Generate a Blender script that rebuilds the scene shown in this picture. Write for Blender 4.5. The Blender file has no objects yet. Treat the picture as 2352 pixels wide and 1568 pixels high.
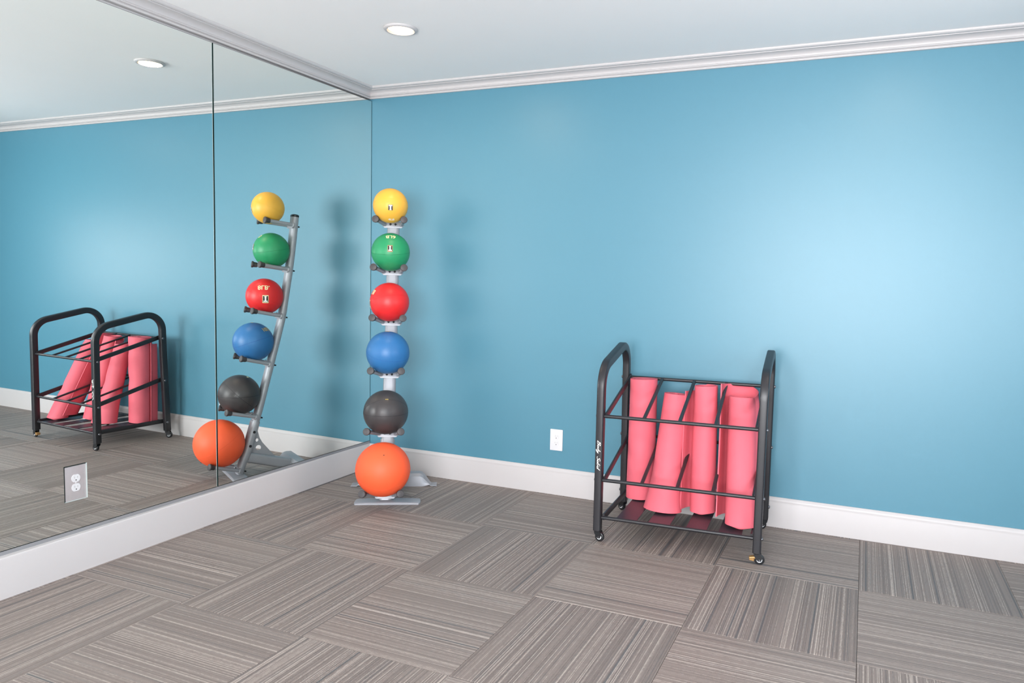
import bpy, bmesh, math, random
from mathutils import Vector, Matrix
from math import sin, cos, pi, radians, sqrt, hypot

random.seed(7)
SC = bpy.context.scene
COL = SC.collection

# ------------------------------------------------------------------ camera
def make_camera():
    yaw, pitch, roll = -0.4025954, -0.08533984, 0.02395897
    f_px, px, py = 1689.8048, 88.7023, 2.3182
    fwd = Vector((sin(yaw) * cos(pitch), cos(yaw) * cos(pitch), sin(pitch)))
    right = Vector((cos(yaw), -sin(yaw), 0))
    up = right.cross(fwd)
    r2 = right * cos(roll) + up * sin(roll)
    u2 = up * cos(roll) - right * sin(roll)
    cam = bpy.data.cameras.new('camera')
    o = bpy.data.objects.new('camera', cam)
    COL.objects.link(o)
    m = Matrix((r2, u2, -fwd)).transposed().to_4x4()
    m.translation = (2.97675, -3.95304, 1.26617)
    o.matrix_world = m
    cam.sensor_width = 36
    cam.lens = f_px * 36 / 2352
    cam.shift_x = -px / 2352
    cam.shift_y = py / 2352
    cam.clip_start = 0.05
    SC.camera = o
make_camera()

# ------------------------------------------------------------------ world, daylight, exposure
world = bpy.data.worlds.new('sky')
SC.world = world
world.use_nodes = True
bg = world.node_tree.nodes['Background']
bg.inputs[0].default_value = (0.90, 0.95, 1.0, 1)
bg.inputs[1].default_value = 1.2

def area(name, loc, direction, sx, sy, power, color):
    l = bpy.data.lights.new(name, 'AREA')
    l.shape = 'RECTANGLE'
    l.size, l.size_y = sx, sy
    l.energy = power
    l.color = color
    o = bpy.data.objects.new(name, l)
    COL.objects.link(o)
    o.location = loc
    o.rotation_euler = Vector(direction).to_track_quat('-Z', 'Y').to_euler()
    return o
# daylight falling through the two windows (right wall, and the wall behind the camera)
RX, FY = 4.25, -5.6            # inner faces of right and front wall
area('daylight_right_window', (RX + 0.22, -1.65, 1.32), (-1, 0, 0), 1.5, 0.9, 38, (0.98, 0.985, 1.0))
area('daylight_front_window', (2.80, FY - 0.22, 1.32), (0, 1, 0), 2.5, 1.6, 385, (0.97, 0.98, 1.0))

vs = SC.view_settings
vs.view_transform = 'Standard'
vs.look = 'None'
vs.gamma = 1.0
vs.use_curve_mapping = False
vs.exposure = 0.0
SC.cycles.max_bounces = 6
SC.cycles.diffuse_bounces = 4
SC.cycles.glossy_bounces = 3
SC.cycles.caustics_reflective = True
SC.cycles.use_adaptive_sampling = True
SC.cycles.adaptive_threshold = 0.05

# ------------------------------------------------------------------ materials
MATS = {}
def principled(name, color, rough=0.5, metallic=0.0, spec=0.5):
    m = bpy.data.materials.new(name)
    m.use_nodes = True
    b = m.node_tree.nodes['Principled BSDF']
    b.inputs['Base Color'].default_value = (*color, 1)
    b.inputs['Roughness'].default_value = rough
    b.inputs['Metallic'].default_value = metallic
    b.inputs['Specular IOR Level'].default_value = spec
    MATS[name] = m
    return m, m.node_tree, b

def noisy(name, color, rough=0.5, metallic=0.0, spec=0.5, amount=0.06, scale=30, bump=0.0, bscale=200):
    """principled with a faint procedural mottle in colour and relief"""
    m, nt, b = principled(name, color, rough, metallic, spec)
    tc = nt.nodes.new('ShaderNodeTexCoord')
    n = nt.nodes.new('ShaderNodeTexNoise')
    n.inputs['Scale'].default_value = scale
    n.inputs['Detail'].default_value = 4
    nt.links.new(tc.outputs['Object'], n.inputs['Vector'])
    mr = nt.nodes.new('ShaderNodeMapRange')
    mr.inputs['To Min'].default_value = 1 - amount
    mr.inputs['To Max'].default_value = 1 + amount
    nt.links.new(n.outputs['Fac'], mr.inputs['Value'])
    mx = nt.nodes.new('ShaderNodeVectorMath')
    mx.operation = 'SCALE'
    mx.inputs[0].default_value = color
    nt.links.new(mr.outputs[0], mx.inputs['Scale'])
    nt.links.new(mx.outputs[0], b.inputs['Base Color'])
    if bump:
        n2 = nt.nodes.new('ShaderNodeTexNoise')
        n2.inputs['Scale'].default_value = bscale
        n2.inputs['Detail'].default_value = 3
        nt.links.new(tc.outputs['Object'], n2.inputs['Vector'])
        bp = nt.nodes.new('ShaderNodeBump')
        bp.inputs['Strength'].default_value = bump
        bp.inputs['Distance'].default_value = 0.002
        nt.links.new(n2.outputs['Fac'], bp.inputs['Height'])
        nt.links.new(bp.outputs[0], b.inputs['Normal'])
    return m

def srgb(r, g, b):
    f = lambda c: (c / 255) / 12.92 if c / 255 <= 0.04045 else ((c / 255 + 0.055) / 1.055) ** 2.4
    return (f(r), f(g), f(b))

noisy('blue_paint', srgb(77, 131, 151), 0.42, spec=0.66, amount=0.012, scale=3, bump=0.05, bscale=350)
noisy('ceiling_paint', srgb(246, 243, 242), 0.85, spec=0.2, amount=0.01, scale=4, bump=0.05, bscale=400)
noisy('white_wall', srgb(232, 230, 228), 0.7, spec=0.3, amount=0.012, scale=4)
noisy('white_trim', srgb(195, 190, 190), 0.4, spec=0.4, amount=0.012, scale=6)
noisy('dark_wall', srgb(40, 45, 45), 0.8, amount=0.05)
noisy('metal_channel', srgb(140, 140, 143), 0.4, metallic=0.1, amount=0.03, scale=60)
noisy('silver_paint', srgb(158, 159, 165), 0.4, metallic=0.15, amount=0.02, scale=80)
noisy('black_metal', srgb(38, 37, 41), 0.38, spec=0.5, amount=0.05, scale=120, bump=0.05, bscale=700)
noisy('black_slat', srgb(58, 50, 58), 0.4, spec=0.5, amount=0.06, scale=60)
noisy('black_rubber', srgb(66, 62, 64), 0.5, amount=0.06, scale=90)
noisy('black_plastic', srgb(30, 30, 33), 0.35, amount=0.05)
noisy('white_plastic', srgb(214, 212, 214), 0.35, amount=0.01)
noisy('slot_grey', srgb(176, 174, 174), 0.5, amount=0.02)
noisy('slot_dark', srgb(70, 66, 64), 0.6, amount=0.02)
noisy('hub_white', srgb(225, 226, 230), 0.3, amount=0.02)
noisy('brass', srgb(168, 128, 78), 0.4, metallic=0.3, amount=0.1)
noisy('steel_bolt', srgb(120, 120, 125), 0.3, metallic=0.9, amount=0.05)
noisy('steel_plate', srgb(192, 185, 186), 0.32, metallic=0.35, amount=0.07, scale=45)
noisy('pink_foam', srgb(222, 102, 116), 0.6, spec=0.3, amount=0.03, scale=14, bump=0.12, bscale=500)
noisy('white_print', srgb(238, 236, 232), 0.5, amount=0.01)
noisy('cream_print', srgb(240, 226, 178), 0.5, amount=0.01)
noisy('gold_print', srgb(205, 176, 80), 0.5, amount=0.01)
noisy('dark_print', srgb(46, 38, 34), 0.5, amount=0.01)
noisy('tan_print', srgb(176, 132, 92), 0.5, amount=0.01)
noisy('window_white', srgb(236, 236, 236), 0.5, amount=0.01)

def ball_mat(name, rgb, rough=0.42):
    noisy(name, srgb(*rgb), rough, spec=0.45, amount=0.02, scale=12, bump=0.08, bscale=450)
ball_mat('rubber_yellow', (232, 174, 64)); ball_mat('rubber_green', (38, 144, 94))
ball_mat('rubber_red', (220, 38, 40)); ball_mat('rubber_blue', (46, 108, 164))
ball_mat('rubber_black', (62, 58, 59)); ball_mat('rubber_orange', (246, 94, 52), 0.55)
ball_mat('seam_green', (8, 112, 68)); ball_mat('seam_black', (38, 37, 40)); ball_mat('seam_blue', (24, 84, 150))
ball_mat('seam_red', (200, 30, 34)); ball_mat('seam_orange', (238, 84, 42)); ball_mat('seam_yellow', (236, 178, 50))

def mirror_material():
    m, nt, b = principled('mirror_glass', (0.91, 0.95, 0.925), 0.0, 1.0)
    tc = nt.nodes.new('ShaderNodeTexCoord')
    n = nt.nodes.new('ShaderNodeTexNoise')
    n.inputs['Scale'].default_value = 1.5
    nt.links.new(tc.outputs['Object'], n.inputs['Vector'])
    mr = nt.nodes.new('ShaderNodeMapRange')
    mr.inputs['To Min'].default_value = 0.0
    mr.inputs['To Max'].default_value = 0.006
    nt.links.new(n.outputs['Fac'], mr.inputs['Value'])
    nt.links.new(mr.outputs[0], b.inputs['Roughness'])
mirror_material()
noisy('glass_edge', srgb(28, 44, 42), 0.6, spec=0.08, amount=0.05)
noisy('glass_edge_pale', srgb(190, 200, 198), 0.5, spec=0.2, amount=0.03)

def pane_material():
    m = bpy.data.materials.new('window_pane')
    m.use_nodes = True
    nt = m.node_tree
    nt.nodes.clear()
    out = nt.nodes.new('ShaderNodeOutputMaterial')
    mix = nt.nodes.new('ShaderNodeMixShader')
    tr = nt.nodes.new('ShaderNodeBsdfTransparent')
    gl = nt.nodes.new('ShaderNodeBsdfGlossy')
    gl.inputs['Roughness'].default_value = 0.0
    mix.inputs[0].default_value = 0.06
    nt.links.new(tr.outputs[0], mix.inputs[1])
    nt.links.new(gl.outputs[0], mix.inputs[2])
    nt.links.new(mix.outputs[0], out.inputs[0])
    MATS['window_pane'] = m
pane_material()

def lens_material():
    m, nt, b = principled('lamp_lens', (1, 0.95, 0.85), 0.5)
    b.inputs['Emission Color'].default_value = (1.0, 0.70, 0.40, 1)
    b.inputs['Emission Strength'].default_value = 7.0
lens_material()

def carpet_material():
    m, nt, b = principled('carpet', (0.3, 0.27, 0.25), 0.5, spec=0.6)
    N, L = nt.nodes.new, nt.links.new
    tc = N('ShaderNodeTexCoord')
    oi = N('ShaderNodeObjectInfo')
    sep = N('ShaderNodeSeparateXYZ')
    L(tc.outputs['Object'], sep.inputs[0])
    def math(op, a, bb=None):
        n = N('ShaderNodeMath'); n.operation = op
        for i, v in enumerate((a, bb)):
            if v is None: continue
            if isinstance(v, (int, float)): n.inputs[i].default_value = v
            else: L(v, n.inputs[i])
        return n.outputs[0]
    rnd = math('MULTIPLY', oi.outputs['Random'], 377.0)
    def stripes(freq, seed):
        row = math('FLOOR', math('MULTIPLY', sep.outputs['X'], freq))
        w = N('ShaderNodeTexWhiteNoise'); w.noise_dimensions = '2D'
        cv = N('ShaderNodeCombineXYZ')
        L(row, cv.inputs[0]); L(math('ADD', rnd, seed), cv.inputs[1])
        L(cv.outputs[0], w.inputs['Vector'])
        return row, w.outputs['Value']
    row, v1 = stripes(360.0, 0.0)           # one yarn row just under 3 mm
    _, v2 = stripes(150.0, 31.7)            # wider charcoal lines
    _, v3 = stripes(40.0, 77.1)             # broad tonal bands
    _, v4 = stripes(360.0, 13.3)            # thin grey lines
    # broken-up flecks along every row
    cv = N('ShaderNodeCombineXYZ')
    L(math('MULTIPLY', row, 3.7), cv.inputs[0])
    L(math('MULTIPLY', sep.outputs['Y'], 60.0), cv.inputs[1])
    L(rnd, cv.inputs[2])
    nz = N('ShaderNodeTexNoise'); nz.inputs['Scale'].default_value = 1.0; nz.inputs['Detail'].default_value = 3
    L(cv.outputs[0], nz.inputs['Vector'])
    fleck = math('MULTIPLY', math('SUBTRACT', nz.outputs['Fac'], 0.5), 0.45)
    val = math('ADD', math('ADD', math('MULTIPLY', v1, 0.88), math('MULTIPLY', v3, 0.06)), fleck)
    ramp = N('ShaderNodeValToRGB')
    cr = ramp.color_ramp
    cr.elements[0].position = 0.0; cr.elements[0].color = (*srgb(114, 103, 98), 1)
    cr.elements[1].position = 1.0; cr.elements[1].color = (*srgb(192, 179, 170), 1)
    for p, c in ((0.30, (131, 119, 113)), (0.70, (141, 128, 121)), (0.80, (164, 151, 143))):
        e = cr.elements.new(p); e.color = (*srgb(*c), 1)
    L(val, ramp.inputs[0])
    dark = math('MULTIPLY', math('GREATER_THAN', v2, 0.968), 0.80)
    dark2 = math('MULTIPLY', math('GREATER_THAN', v4, 0.955), 0.50)
    dk = math('MAXIMUM', dark, dark2)
    mixd = N('ShaderNodeMix'); mixd.data_type = 'RGBA'
    L(dk, mixd.inputs['Factor'])
    L(ramp.outputs[0], mixd.inputs[6])
    mixd.inputs[7].default_value = (*srgb(84, 85, 88), 1)
    L(mixd.outputs[2], b.inputs['Base Color'])
    # relief of the loops
    ph = math('SINE', math('MULTIPLY', sep.outputs['X'], 360.0 * 2 * pi))
    fine = N('ShaderNodeTexNoise'); fine.inputs['Scale'].default_value = 420; fine.inputs['Detail'].default_value = 2
    L(tc.outputs['Object'], fine.inputs['Vector'])
    h = math('ADD', math('MULTIPLY', ph, 0.3), fine.outputs['Fac'])
    bp = N('ShaderNodeBump'); bp.inputs['Strength'].default_value = 0.55; bp.inputs['Distance'].default_value = 0.003
    L(h, bp.inputs['Height']); L(bp.outputs[0], b.inputs['Normal'])
carpet_material()

# ------------------------------------------------------------------ mesh building helpers
class MB:
    def __init__(self):
        self.v, self.f = [], []
    def add(self, vs, fs):
        o = len(self.v)
        self.v += [tuple(p) for p in vs]
        self.f += [tuple(i + o for i in q) for q in fs]
        return self
    def box(self, x0, x1, y0, y1, z0, z1, M=None):
        vs = [Vector((x, y, z)) for z in (z0, z1) for y in (y0, y1) for x in (x0, x1)]
        if M: vs = [M @ p for p in vs]
        return self.add(vs, [(0, 2, 3, 1), (4, 5, 7, 6), (0, 1, 5, 4), (2, 6, 7, 3), (0, 4, 6, 2), (1, 3, 7, 5)])
    def sweep(self, path, prof, side, closed=False, caps=True):
        """profile points (a along 'side', b along side x tangent) swept along a path"""
        side = Vector(side).normalized()
        path = [Vector(p) for p in path]
        n, k = len(path), len(prof)
        vs, fs = [], []
        for i, p in enumerate(path):
            if closed: t = path[(i + 1) % n] - path[i - 1]
            else: t = path[min(i + 1, n - 1)] - path[max(i - 1, 0)]
            t.normalize()
            s = (side - t * side.dot(t)).normalized()
            nn = t.cross(s)
            vs += [p + s * a + nn * b for a, b in prof]
        for i in range(n if closed else n - 1):
            j = (i + 1) % n
            for q in range(k):
                r = (q + 1) % k
                fs.append((i * k + q, i * k + r, j * k + r, j * k + q))
        if caps and not closed:
            fs.append(tuple(reversed(range(k))))
            fs.append(tuple((n - 1) * k + q for q in range(k)))
        return self.add(vs, fs)
    def tube(self, a, b, r, r2=None, seg=14):
        a, b = Vector(a), Vector(b)
        d = b - a
        side = Vector((0, 0, 1)) if abs(d.normalized().z) < 0.9 else Vector((1, 0, 0))
        s = (side - d.normalized() * side.dot(d.normalized())).normalized()
        nn = d.normalized().cross(s)
        r2 = r if r2 is None else r2
        vs = [p + (s * cos(2 * pi * i / seg) + nn * sin(2 * pi * i / seg)) * rr for p, rr in ((a, r), (b, r2)) for i in range(seg)]
        fs = [(i, (i + 1) % seg, seg + (i + 1) % seg, seg + i) for i in range(seg)]
        fs += [tuple(reversed(range(seg))), tuple(range(seg, 2 * seg))]
        return self.add(vs, fs)
    def lathe(self, prof, a, axis, seg=20):
        """prof: (distance along axis, radius)"""
        a, d = Vector(a), Vector(axis).normalized()
        side = Vector((0, 0, 1)) if abs(d.z) < 0.9 else Vector((1, 0, 0))
        s = (side - d * side.dot(d)).normalized()
        nn = d.cross(s)
        k = len(prof)
        vs = [a + d * h + (s * cos(2 * pi * i / seg) + nn * sin(2 * pi * i / seg)) * max(r, 1e-5) for h, r in prof for i in range(seg)]
        fs = [(j * seg + i, j * seg + (i + 1) % seg, (j + 1) * seg + (i + 1) % seg, (j + 1) * seg + i) for j in range(k - 1) for i in range(seg)]
        fs += [tuple(reversed(range(seg))), tuple((k - 1) * seg + i for i in range(seg))]
        return self.add(vs, fs)
    def prism(self, poly, M, depth):
        """2-D polygon extruded along local z, placed with matrix M"""
        k = len(poly)
        vs = [M @ Vector((x, y, 0)) for x, y in poly] + [M @ Vector((x, y, depth)) for x, y in poly]
        fs = [tuple(reversed(range(k))), tuple(range(k, 2 * k))] + [(i, (i + 1) % k, k + (i + 1) % k, k + i) for i in range(k)]
        return self.add(vs, fs)
    def build(self, name, mat, parent=None, smooth=None, bevel=0, segs=2):
        me = bpy.data.meshes.new(name)
        me.from_pydata(self.v, [], self.f)
        bm = bmesh.new(); bm.from_mesh(me)
        bmesh.ops.recalc_face_normals(bm, faces=bm.faces)
        if bevel:
            es = [e for e in bm.edges if len(e.link_faces) == 2 and e.calc_face_angle(0) > radians(40)]
            bmesh.ops.bevel(bm, geom=es, offset=bevel, segments=segs, profile=0.6, affect='EDGES', clamp_overlap=True)
        bm.to_mesh(me); bm.free()
        return obj(name, me, mat, parent, smooth)

def obj(name, me, mat, parent=None, smooth=None):
    if mat: me.materials.append(MATS[mat])
    if smooth is not None:
        me.polygons.foreach_set('use_smooth', [True] * len(me.polygons))
        me.set_sharp_from_angle(angle=radians(smooth))
    o = bpy.data.objects.new(name, me)
    COL.objects.link(o)
    o.parent = parent
    return o

def structure(o):
    o['kind'] = 'structure'
    return o
def tag(o, label, cat, group=None):
    o['label'] = label; o['category'] = cat
    if group: o['group'] = group
    return o
def thing(name, label, cat, loc=(0, 0, 0), rz=0.0, group=None):
    o = bpy.data.objects.new(name, None)
    COL.objects.link(o)
    o.empty_display_size = 0.1
    o.location = loc
    o.rotation_euler = (0, 0, rz)
    return tag(o, label, cat, group)
def empty_structure(name):
    o = bpy.data.objects.new(name, None)
    COL.objects.link(o)
    o.empty_display_size = 0.1
    return structure(o)

def rrect(w, h, r, n=5):
    """rounded rectangle outline centred on 0"""
    pts = []
    for cx, cy, a0 in ((w / 2 - r, h / 2 - r, 0), (-w / 2 + r, h / 2 - r, 90), (-w / 2 + r, -h / 2 + r, 180), (w / 2 - r, -h / 2 + r, 270)):
        for i in range(n + 1):
            a = radians(a0 + 90 * i / n)
            pts.append((cx + r * cos(a), cy + r * sin(a)))
    return pts

def catmull(pts, n=10):
    pts = [Vector(p) for p in pts]
    out = []
    for i in range(len(pts) - 1):
        p0 = pts[i - 1] if i else pts[0] * 2 - pts[1]
        p1, p2 = pts[i], pts[i + 1]
        p3 = pts[i + 2] if i + 2 < len(pts) else p2 * 2 - p1
        for k in range(n):
            t = k / n
            out.append(0.5 * ((2 * p1) + (p2 - p0) * t + (2 * p0 - 5 * p1 + 4 * p2 - p3) * t * t + (3 * p1 - p0 - 3 * p2 + p3) * t ** 3))
    out.append(pts[-1])
    return out

# ------------------------------------------------------------------ the room
H = 2.44
LW = -0.05                     # face of the wall behind the mirrors
structure(MB().box(LW - 0.1, RX + 0.1, 0, 0.1, 0, H).build('wall_back', 'blue_paint'))
structure(MB().box(LW - 0.1, LW, FY - 0.1, 0, 0, H).build('wall_left', 'dark_wall'))
structure(MB().box(LW - 0.1, RX + 0.1, FY - 0.1, 0.1, H, H + 0.1).build('ceiling', 'ceiling_paint'))

def wall_with_window(name, along, c0, c1, w0, w1, z0, z1, inner, outer, mat='blue_paint'):
    b = MB()
    def seg(a0, a1, za, zb):
        if along == 'y': b.box(min(inner, outer), max(inner, outer), a0, a1, za, zb)
        else: b.box(a0, a1, min(inner, outer), max(inner, outer), za, zb)
    seg(c0, w0, 0, H); seg(w1, c1, 0, H); seg(w0, w1, 0, z0); seg(w0, w1, z1, H)
    return structure(b.build(name, mat))
WR = (-2.40, -0.90, 0.86, 1.78)
WF = (1.54, 4.06, 0.50, 2.14)
wall_with_window('wall_right', 'y', FY - 0.1, 0, WR[0], WR[1], WR[2], WR[3], RX, RX + 0.1)
wall_with_window('wall_front', 'x', LW, RX, WF[0], WF[1], WF[2], WF[3], FY, FY - 0.1, 'white_wall')

def window(name, along, a0, a1, z0, z1, face, out):
    root = empty_structure(name)
    def bx(b, p0, p1, za, zb, d0, d1):
        lo, hi = sorted((face + out * d0, face + out * d1))
        if along == 'y': b.box(lo, hi, p0, p1, za, zb)
        else: b.box(p0, p1, lo, hi, za, zb)
    fr = MB(); t = 0.05
    bx(fr, a0, a1, z0, z0 + t, 0.02, 0.08); bx(fr, a0, a1, z1 - t, z1, 0.02, 0.08)
    bx(fr, a0, a0 + t, z0 + t, z1 - t, 0.02, 0.08); bx(fr, a1 - t, a1, z0 + t, z1 - t, 0.02, 0.08)
    mid = (a0 + a1) / 2
    bx(fr, mid - t / 2, mid + t / 2, z0 + t, z1 - t, 0.02, 0.08)
    fr.build('window_frame', 'window_white', root, bevel=0.004)
    for p0, p1 in ((a0 + t, mid - t / 2), (mid + t / 2, a1 - t)):
        pn = MB(); bx(pn, p0, p1, z0 + t, z1 - t, 0.047, 0.053); pn.build('window_pane', 'window_pane', root)
    sl = MB(); bx(sl, a0 - 0.04, a1 + 0.04, z0 - 0.03, z0, -0.04, 0.0); sl.build('window_sill', 'window_white', root, bevel=0.004)
window('window_1', 'y', *WR, RX, 1)
window('window_2', 'x', *WF, FY, -1)

# carpet tiles: each is a part of the floor, quarter-turned like a chequerboard
structure(MB().box(LW - 0.1, RX + 0.1, FY - 0.1, 0.1, -0.1, -0.007).build('floor', 'dark_wall'))
FLOOR = bpy.data.objects['floor']
TSX, TSY, TX, TY, TR = 0.597, 0.658, 1.225, -0.685, 0.0
def clip(poly, axis, lim, keep_less):
    out = []
    for i in range(len(poly)):
        a, b = poly[i], poly[(i + 1) % len(poly)]
        ia = (a[axis] <= lim) if keep_less else (a[axis] >= lim)
        ib = (b[axis] <= lim) if keep_less else (b[axis] >= lim)
        if ia: out.append(a)
        if ia != ib:
            t = (lim - a[axis]) / (b[axis] - a[axis])
            out.append((a[0] + t * (b[0] - a[0]), a[1] + t * (b[1] - a[1])))
    return out
def tiles():
    shared = {}
    for i in range(-3, 7):
        for j in range(-2, 10):
            cu, cv = (i + 0.5) * TSX, -(j + 0.5) * TSY
            cx = TX + cos(TR) * cu - sin(TR) * cv
            cy = TY + sin(TR) * cu + cos(TR) * cv
            hx, hh = TSX / 2 - 0.0006, TSY / 2 - 0.0006
            quad = [(cx + cos(TR) * a - sin(TR) * b, cy + sin(TR) * a + cos(TR) * b) for a, b in ((-hx, -hh), (hx, -hh), (hx, hh), (-hx, hh))]
            p = clip(clip(clip(clip(quad, 0, 0.004, False), 0, RX, True), 1, -0.004, True), 1, FY, False)
            if len(p) < 3 or min(max(q[0] for q in p) - min(q[0] for q in p), max(q[1] for q in p) - min(q[1] for q in p)) < 0.016: continue
            par = (i + j) % 2
            whole = len(p) == 4 and all(abs(p[k][0] - quad[k][0]) + abs(p[k][1] - quad[k][1]) < 1e-6 for k in range(4))
            turn = TR + (0 if (i + j) % 2 == 0 else pi / 2)
            if whole and par in shared:
                me = shared[par]
            else:
                loc = [(cos(-turn) * (x - cx) - sin(-turn) * (y - cy), sin(-turn) * (x - cx) + cos(-turn) * (y - cy)) for x, y in p]
                me = bpy.data.meshes.new('carpet_tile')
                k = len(loc)
                cxm = sum(q[0] for q in loc) / k; cym = sum(q[1] for q in loc) / k
                ins = []
                for x, y in loc:      # softened upper rim
                    d = hypot(x - cxm, y - cym)
                    ins.append((x - (x - cxm) / d * 0.0022, y - (y - cym) / d * 0.0022))
                vsx = [(x, y, -0.007) for x, y in loc] + [(x, y, -0.0012) for x, y in loc] + [(x, y, 0) for x, y in ins]
                fs = [tuple(reversed(range(k)))]
                for r in (0, k):
                    fs += [(r + q, r + (q + 1) % k, r + k + (q + 1) % k, r + k + q) for q in range(k)]
                fs.append(tuple(range(2 * k, 3 * k)))
                me.from_pydata(vsx, [], fs)
                me.materials.append(MATS['carpet'])
                if whole: shared[par] = me
            o = bpy.data.objects.new('carpet_tile', me)
            COL.objects.link(o)
            o.parent = FLOOR
            o.location = (cx, cy, 0)
            o.rotation_euler = (0, 0, turn)
tiles()

# baseboards
bb = [(0.0, 0.0), (0.016, 0.0), (0.016, 0.128), (0.0145, 0.134), (0.0155, 0.139), (0.0145, 0.146), (0.010, 0.152), (0.006, 0.158), (0.0, 0.158)]
def extrude_profile(name, prof, place, mat):
    a = [place(d, z, 0) for d, z in prof]; b = [place(d, z, 1) for d, z in prof]
    k = len(prof)
    m = MB().add(a + b, [tuple(range(k)), tuple(reversed(range(k, 2 * k)))] + [(i, (i + 1) % k, k + (i + 1) % k, k + i) for i in range(k)])
    return structure(m.build(name, mat, smooth=35))
extrude_profile('baseboard_back', bb, lambda d, z, e: ((0.016 if e == 0 else RX), -d, z), 'white_trim')
bl = [(LW, 0.0), (0.016, 0.0), (0.016, 0.150), (0.014, 0.157), (0.010, 0.160), (LW, 0.160)]
extrude_profile('baseboard_left', bl, lambda d, z, e: (d, 0 if e == 0 else FY, z), 'white_trim')

# crown moulding: bead, quirk, cove, fillet
def crown():
    P = 0.079; z0 = 2.3805
    pr = [(0.0, z0), (0.010, z0), (0.013, z0 + 0.0025), (0.0135, z0 + 0.0075), (0.0105, z0 + 0.0105), (0.0105, z0 + 0.0120),
          (0.0185, z0 + 0.0125), (0.0215, z0 + 0.0150), (0.0215, z0 + 0.0180), (0.0185, z0 + 0.0205)]
    for i in range(9):          # cove
        a = radians(90 * i / 8)
        pr.append((0.0195 + 0.040 * (1 - cos(a)), z0 + 0.0212 + 0.0215 * sin(a)))
    pr += [(0.0600, z0 + 0.0455), (0.0680, z0 + 0.0455), (0.0760, z0 + 0.0490), (P, z0 + 0.0535), (P, H)]
    return pr
cp = crown()
extrude_profile('trim_1', cp + [(0.0, H)], lambda d, z, e: ((d if e == 0 else RX), -d, z), 'white_trim')
extrude_profile('trim_2', [(LW, 2.3695), (-0.016, 2.3695), (-0.016, 2.3805)] + cp + [(LW, H)], lambda d, z, e: (d, (-max(d, 0.0) if e == 0 else FY), z), 'white_trim')

# ------------------------------------------------------------------ mirrors on the left wall
MNY, MNZ = 0.013, 0.004
def mx(y, z): return MNY * (y + 1) + MNZ * (z - 1.2)
MZ0, MZ1 = 0.176, 2.3684
GT = 0.006
HOLE = (-2.004, -1.906, 0.298, 0.450)     # y0 y1 z0 z1 of the outlet cut-out
def mirror_panel(label, ya, yb, hole=None, pale=False):
    root = thing('wall_mirror', label, 'mirror', (0, (ya + yb) / 2, MZ0))
    off = Vector((0, -(ya + yb) / 2, -MZ0))
    ys = sorted({ya, yb} | ({hole[0], hole[1]} if hole else set()))
    zs = sorted({MZ0, MZ1} | ({hole[2], hole[3]} if hole else set()))
    V = lambda y, z, d=0: Vector((mx(y, z) + d, y, z)) + off
    face = MB()
    for i in range(len(ys) - 1):
        for j in range(len(zs) - 1):
            if hole and ys[i] == hole[0] and zs[j] == hole[2]: continue
            q = [(ys[i], zs[j]), (ys[i + 1], zs[j]), (ys[i + 1], zs[j + 1]), (ys[i], zs[j + 1])]
            face.add([V(*p) for p in q], [(0, 1, 2, 3)])
    face.build('silvered_glass', 'mirror_glass', root)
    e = 0.0005
    rim = MB(); rim2 = MB()
    for (y0, z0, y1, z1) in ((ya, MZ0, yb, MZ0), (ya, MZ1, yb, MZ1), (ya, MZ0, ya, MZ1), (yb, MZ0, yb, MZ1)):
        iy = (e if pale else 0.004) if y0 == y1 == ya else (-e if y0 == y1 == yb else 0)
        iz = e if z0 == z1 == MZ0 else (-e if z0 == z1 == MZ1 else 0)
        p = [V(y0, z0, .0006), V(y1, z1, .0006), V(y1 + iy, z1 + iz, .0006), V(y0 + iy, z0 + iz, .0006)]
        q = [V(y0, z0, -GT), V(y1, z1, -GT), V(y1 + iy, z1 + iz, -GT), V(y0 + iy, z0 + iz, -GT)]
        (rim2 if pale and y0 == y1 == yb else rim).add(p + q, [(0, 1, 2, 3), (7, 6, 5, 4), (0, 1, 5, 4), (1, 2, 6, 5), (2, 3, 7, 6), (3, 0, 4, 7)])
    rim.build('glass_edge', 'glass_edge', root)
    if pale: rim2.build('polished_edge', 'glass_edge_pale', root)
    if hole:
        y0, y1, z0, z1 = hole
        for nm, a, b, mt in (('cutout_edge', (y1, z0), (y1, z1), 'glass_edge_pale'), ('cutout_edge', (y0, z0), (y1, z0), 'glass_edge_pale'),
                             ('cutout_edge', (y0, z0), (y0, z1), 'glass_edge'), ('cutout_edge', (y0, z1), (y1, z1), 'glass_edge')):  # light put into colour: lit right and bottom edges pale, shaded left and top dark
            t = 0.0016
            if a[0] == b[0]: c, d = (a[0] - t * (1 if a[0] == y1 else -1), a[1]), (b[0] - t * (1 if a[0] == y1 else -1), b[1])
            else: c, d = (a[0], a[1] + t * (1 if a[1] == z0 else -1)), (b[0], b[1] + t * (1 if a[1] == z0 else -1))
            p = [V(*a), V(*b), V(*d), V(*c)]; q = [V(*a, -GT), V(*b, -GT), V(*d, -GT), V(*c, -GT)]
            MB().add(p + q, [(0, 1, 2, 3), (7, 6, 5, 4), (0, 1, 5, 4), (1, 2, 6, 5), (2, 3, 7, 6), (3, 0, 4, 7)]).build(nm, mt, root)
YJ = -1.2353
mirror_panel('tall frameless wall mirror panel meeting the blue wall in the corner', YJ + 0.0022, -0.003)
mirror_panel('tall frameless wall mirror panel with an outlet cut into it', YJ * 2 + 0.0022, YJ - 0.0022, HOLE, True)
mirror_panel('tall frameless wall mirror panel past the left edge of the view', YJ * 3, YJ * 2 - 0.0022)
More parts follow.
